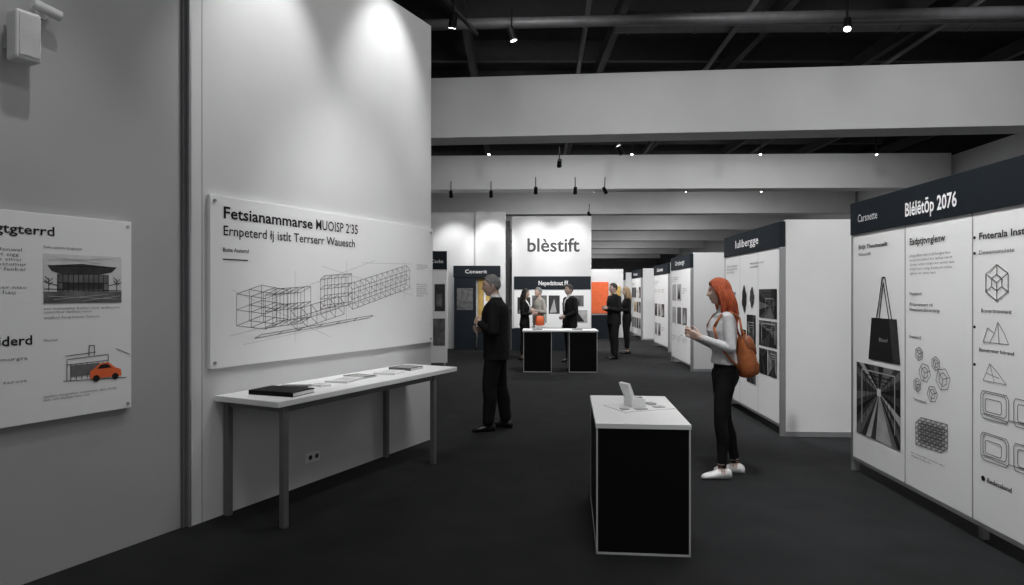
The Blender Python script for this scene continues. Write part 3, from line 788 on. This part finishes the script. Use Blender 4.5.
    if hair=='long':
        rnd=random.Random(4)
        for L in range(21):
            a=math.radians(68+ (292-68)*L/20)
            y0=0.080*math.sin(a); x0=0.088*math.cos(a)-0.004
            ln=rnd.uniform(0.23,0.31)*(1.15 if abs(math.sin(a))<0.6 else 0.95)
            ph=rnd.random()*6
            rg=[]
            for q in range(16):
                t=q/15; z=0.065-(0.065+ln)*t
                wx=0.010*math.sin(t*9+ph)*t; wy=0.010*math.cos(t*8+ph)*t
                out=0.93+0.17*math.sin(t*3.0)+0.07*min(1,t*4)
                x=x0*out+wx-0.035*smooth01(t*1.4)*(1 if x0<0.02 else 0.9); y=y0*out*(1+0.04*t)+wy
                r=0.022*(1-0.75*t**3)*(0.3+0.7*min(1,t*4))
                rg.append((Vector((x,y,z)),Vector((r,0,0)),Vector((0,r*1.1,0))))
            v,f=loft(rg,10); oo=len(HV); HV+=[hx_(p)*k for p in v]; HF+=[tuple(i+oo for i in qd) for qd in f]
    obj('hair',mesh('hair',HV,HF,haircol,True),root)
    if glasses:
        sgm=[]
        def circ(cy):
            pts=[Vector((0.092,cy+0.021*math.cos(2*math.pi*i/16),0.010+0.017*math.sin(2*math.pi*i/16))) for i in range(17)]
            return [(hx_(pts[i])*k,hx_(pts[i+1])*k,0.0016,0.0016) for i in range(16)]
        sgm+=circ(0.031)+circ(-0.031)
        for s in (1,-1): sgm.append((hx_(Vector((0.092,0.052*s,0.014)))*k,hx_(Vector((0.0,0.078*s,0.012)))*k,0.0016,0.0016))
        sgm.append((hx_(Vector((0.094,0.010,0.012)))*k,hx_(Vector((0.094,-0.010,0.012)))*k,0.0016,0.0016))
        cyls('glasses',sgm,M_ink,root,n=6)
    return root

SK1=mat('skin_light',(0.55,0.38,0.31),0.55,var=0.05,scale=20)
SK2=mat('skin_grey',(0.42,0.30,0.25),0.55,var=0.05,scale=20)
C_suit=mat('suit_black',(0.008,0.008,0.0092),0.85,var=0.15,scale=30,spec=0.2)
C_trous=mat('trousers_black',(0.007,0.007,0.008),0.9,var=0.15,scale=30,spec=0.2)
C_knit=mat('sweater_grey',(0.54,0.54,0.55),0.95,var=0.08,scale=60,bump=0.6,bscale=220)
C_shirt=mat('shirt_white',0.65,0.8,var=0.03)
C_shoeW=mat('sneaker_white',0.75,0.6,var=0.04,scale=20)
C_shoeB=mat('shoe_black',0.008,0.35,var=0.1)
H_red=mat('hair_red',(0.42,0.078,0.024),0.5,var=0.45,scale=50,bump=0.8,bscale=90,stretch=(3,3,0.35))
H_grey=mat('hair_grey',(0.20,0.195,0.19),0.6,var=0.5,scale=60,bump=0.8,bscale=90,stretch=(3,3,0.6))
H_dark=mat('hair_dark',(0.018,0.014,0.012),0.55,var=0.3,scale=60,stretch=(3,3,0.6))
H_blond=mat('hair_blond',(0.35,0.24,0.13),0.55,var=0.3,scale=60,stretch=(3,3,0.6))
C_leather=mat('leather_tan',(0.30,0.085,0.022),0.5,var=0.25,scale=18,bump=0.2,bscale=80)
C_beige=mat('jacket_beige',(0.35,0.33,0.30),0.85,var=0.1)

wroot = person('woman_standing',(1.83,5.52,0),math.radians(176),1.70,True,C_knit,C_trous,C_shoeW,SK1,H_red,'long',
  arms=[dict(e=(-0.01,0.205,1.145),w=(0.205,0.10,1.225),n=(0,-1,0.3),t=(0,0,1),c=0.6),
        dict(e=(0.04,-0.20,1.14),w=(0.235,-0.07,1.23),n=(0,1,0.3),t=(0,0,1),c=0.6)],
  feet=[(0.045,0.10,0.055,0.10,0.12),(-0.115,-0.085,-0.03,-0.09,-0.25)],
  lean=0.02, head_yaw=-0.02, head_pitch=0.08, voxel=0.006, hem=1.0)
boxes('leaflet',[(0.27,0.37,-0.03,0.06,1.205,1.209)],C_shirt,wroot)
bk=empty('backpack',(0,0,0),0,wroot)
def sup(c,a,b,z,n=24,e=0.6):
    return [Vector((c[0]+a*abs(math.cos(t))**e*(1 if math.cos(t)>0 else -1), c[1]+b*abs(math.sin(t))**e*(1 if math.sin(t)>0 else -1), z)) for t in [2*math.pi*i/n for i in range(n)]]
def suploft(name,rows,m,parent):
    V=[];n=24
    for z,cx,cy,a,b in rows: V+=sup((cx,cy),a,b,z)
    F=[]
    for q in range(len(rows)-1):
        for i in range(n):
            j=(i+1)%n; F.append((q*n+i,q*n+j,(q+1)*n+j,(q+1)*n+i))
    F.append(tuple(range(n))[::-1]); F.append(tuple(range((len(rows)-1)*n,len(rows)*n)))
    return obj(name,mesh(name,V,F,m,True),parent)
bx,by=-0.160,0.06
suploft('bag_body',[(0.865,bx,by,0.045,0.085),(0.875,bx,by,0.062,0.105),(0.93,bx-0.008,by,0.076,0.118),(1.02,bx-0.006,by,0.074,0.118),(1.12,bx,by,0.062,0.108),(1.18,bx+0.008,by,0.048,0.095),(1.205,bx+0.012,by,0.032,0.075)],C_leather,bk)
suploft('front_pocket',[(0.885,bx-0.066,by,0.012,0.07),(0.90,bx-0.078,by,0.022,0.08),(0.98,bx-0.078,by,0.022,0.08),(1.005,bx-0.070,by,0.014,0.074)],C_leather,bk)
suploft('flap',[(1.06,bx-0.028,by,0.054,0.10),(1.12,bx-0.014,by,0.060,0.112),(1.19,bx+0.004,by,0.048,0.10),(1.215,bx+0.010,by,0.032,0.08)],mat('leather_dark',(0.20,0.055,0.016),0.5,var=0.25,scale=18),bk)
st=[]
for s in (1,-1):
    pts=[(-0.13,0.06+0.05*s,1.19),(-0.10,0.105*s,1.36),(-0.03,0.118*s,1.415),(0.06,0.118*s,1.385),(0.115,0.115*s,1.29),(0.09,0.15*s,1.15),(0.0,0.172*s,1.03),(-0.10,0.14*s,0.93)]
    for a,b in zip(pts[:-1],pts[1:]): st.append((a,b,0.010,0.010))
cyls('straps',st,C_leather,bk,n=10,smooth=True)
cyls('top_handle',[((bx+0.01,by-0.03,1.205),(bx+0.01,by-0.02,1.245),0.006,0.006),((bx+0.01,by-0.02,1.245),(bx+0.01,by+0.02,1.245),0.006,0.006),((bx+0.01,by+0.02,1.245),(bx+0.01,by+0.03,1.205),0.006,0.006)],C_leather,bk,n=8)

person('man_standing',(-0.18,7.38,0),math.radians(170),1.78,False,C_suit,C_trous,C_shoeB,SK1,H_grey,'short',
  arms=[dict(e=(-0.03,0.265,1.12),w=(0.15,0.11,1.20),n=(-0.2,-1,0),t=(0,0,1),c=0.9),
        dict(e=(0.0,-0.255,1.13),w=(0.165,-0.04,1.13),n=(-0.2,1,0.3),t=(0,0,1),c=0.8)],
  feet=[(0.07,0.12,0.055,0.115,0.3),(-0.08,-0.13,-0.02,-0.12,-0.2)],
  lean=0.03, head_yaw=0.25, head_pitch=0.12, voxel=0.0065, shirt=C_shirt, glasses=True, bulk=1.16)

def std():
    return [dict(e=(-0.02,0.235,1.12),w=(0.03,0.23,0.88),n=(0,-1,0),t=(1,0,0),c=0.35),
            dict(e=(-0.02,-0.235,1.12),w=(0.03,-0.23,0.88),n=(0,1,0),t=(1,0,0),c=0.35)]
FT=[(0.02,0.11,0.03,0.10,0.15),(-0.02,-0.11,0.0,-0.10,-0.15)]
bent=[dict(e=(0.0,0.25,1.13),w=(0.20,0.12,1.17),n=(0,-1,0),t=(0,0,1),c=0.6),
      dict(e=(0.02,-0.25,1.13),w=(0.21,-0.08,1.16),n=(0,1,0),t=(0,0,1),c=0.6)]
fbent=[dict(e=(0.0,0.205,1.13),w=(0.2,0.12,1.16),n=(0,-1,0),t=(0,0,1),c=0.6),dict(e=(0.02,-0.2,1.13),w=(0.21,-0.08,1.15),n=(0,1,0),t=(0,0,1),c=0.6)]
person('businessman',(1.32,14.5,0),math.radians(205),1.76,False,C_suit,C_trous,C_shoeB,SK2,H_dark,'short',
  arms=[dict(e=(0.0,0.25,1.13),w=(0.20,0.17,1.05),n=(0,-1,0),t=(0,0,1),c=0.6),std()[1]],feet=FT,voxel=0.010,shirt=C_shirt,lean=0.02,bulk=1.14)
person('visitor_woman',(0.30,15.0,0),math.radians(-25),1.66,True,C_suit,C_trous,C_shoeB,SK1,H_dark,'long',arms=fbent,feet=FT,voxel=0.010,shirt=C_shirt,hem=0.9)
person('visitor_man',(0.66,15.7,0),math.radians(215),1.70,False,C_beige,C_trous,C_shoeB,SK1,H_grey,'short',arms=bent,feet=FT,voxel=0.010)
tote=empty('shoulder_bag',(0.62,14.35,0.0),0.2)
suploft('bag_body',[(0.84,0,0,0.04,0.03),(0.846,0,0,0.09,0.055),(0.95,0,0,0.10,0.06),(1.02,0,0,0.085,0.05),(1.05,0,0,0.07,0.02)],M_orange,tote)
cyls('bag_handle',[((-0.05,0,1.04),(-0.03,0,1.12),0.006,0.006),((-0.03,0,1.12),(0.03,0,1.12),0.006,0.006),((0.03,0,1.12),(0.05,0,1.04),0.006,0.006)],C_leather,tote)
boxes('stool',[(-0.14,0.14,-0.14,0.14,0.80,0.838)]+[(x,x+0.03,y,y+0.03,0,0.80) for x in (-0.13,0.10) for y in (-0.13,0.10)],M_white,tote)
person('visitor_man',(2.44,15.3,0),math.radians(200),1.80,False,C_suit,C_trous,C_shoeB,SK2,H_dark,'short',arms=bent,feet=[(0.04,0.12,0.04,0.11,0.2),(-0.06,-0.12,-0.02,-0.11,-0.2)],voxel=0.010,bulk=1.16)
person('visitor_woman',(2.98,16.6,0),math.radians(190),1.72,True,C_suit,C_trous,C_shoeB,SK1,H_blond,'long',arms=fbent,feet=FT,voxel=0.010,hem=0.9)

# ------------------------------------------------------------------ camera
cam=bpy.data.cameras.new('camera'); cam.sensor_width=36; cam.lens=22.5; cam.clip_start=0.05; cam.clip_end=200
co=bpy.data.objects.new('camera',cam); COL.objects.link(co)
co.location=(0,0,1.58); co.rotation_euler=(math.radians(90),0,0)
S.camera=co
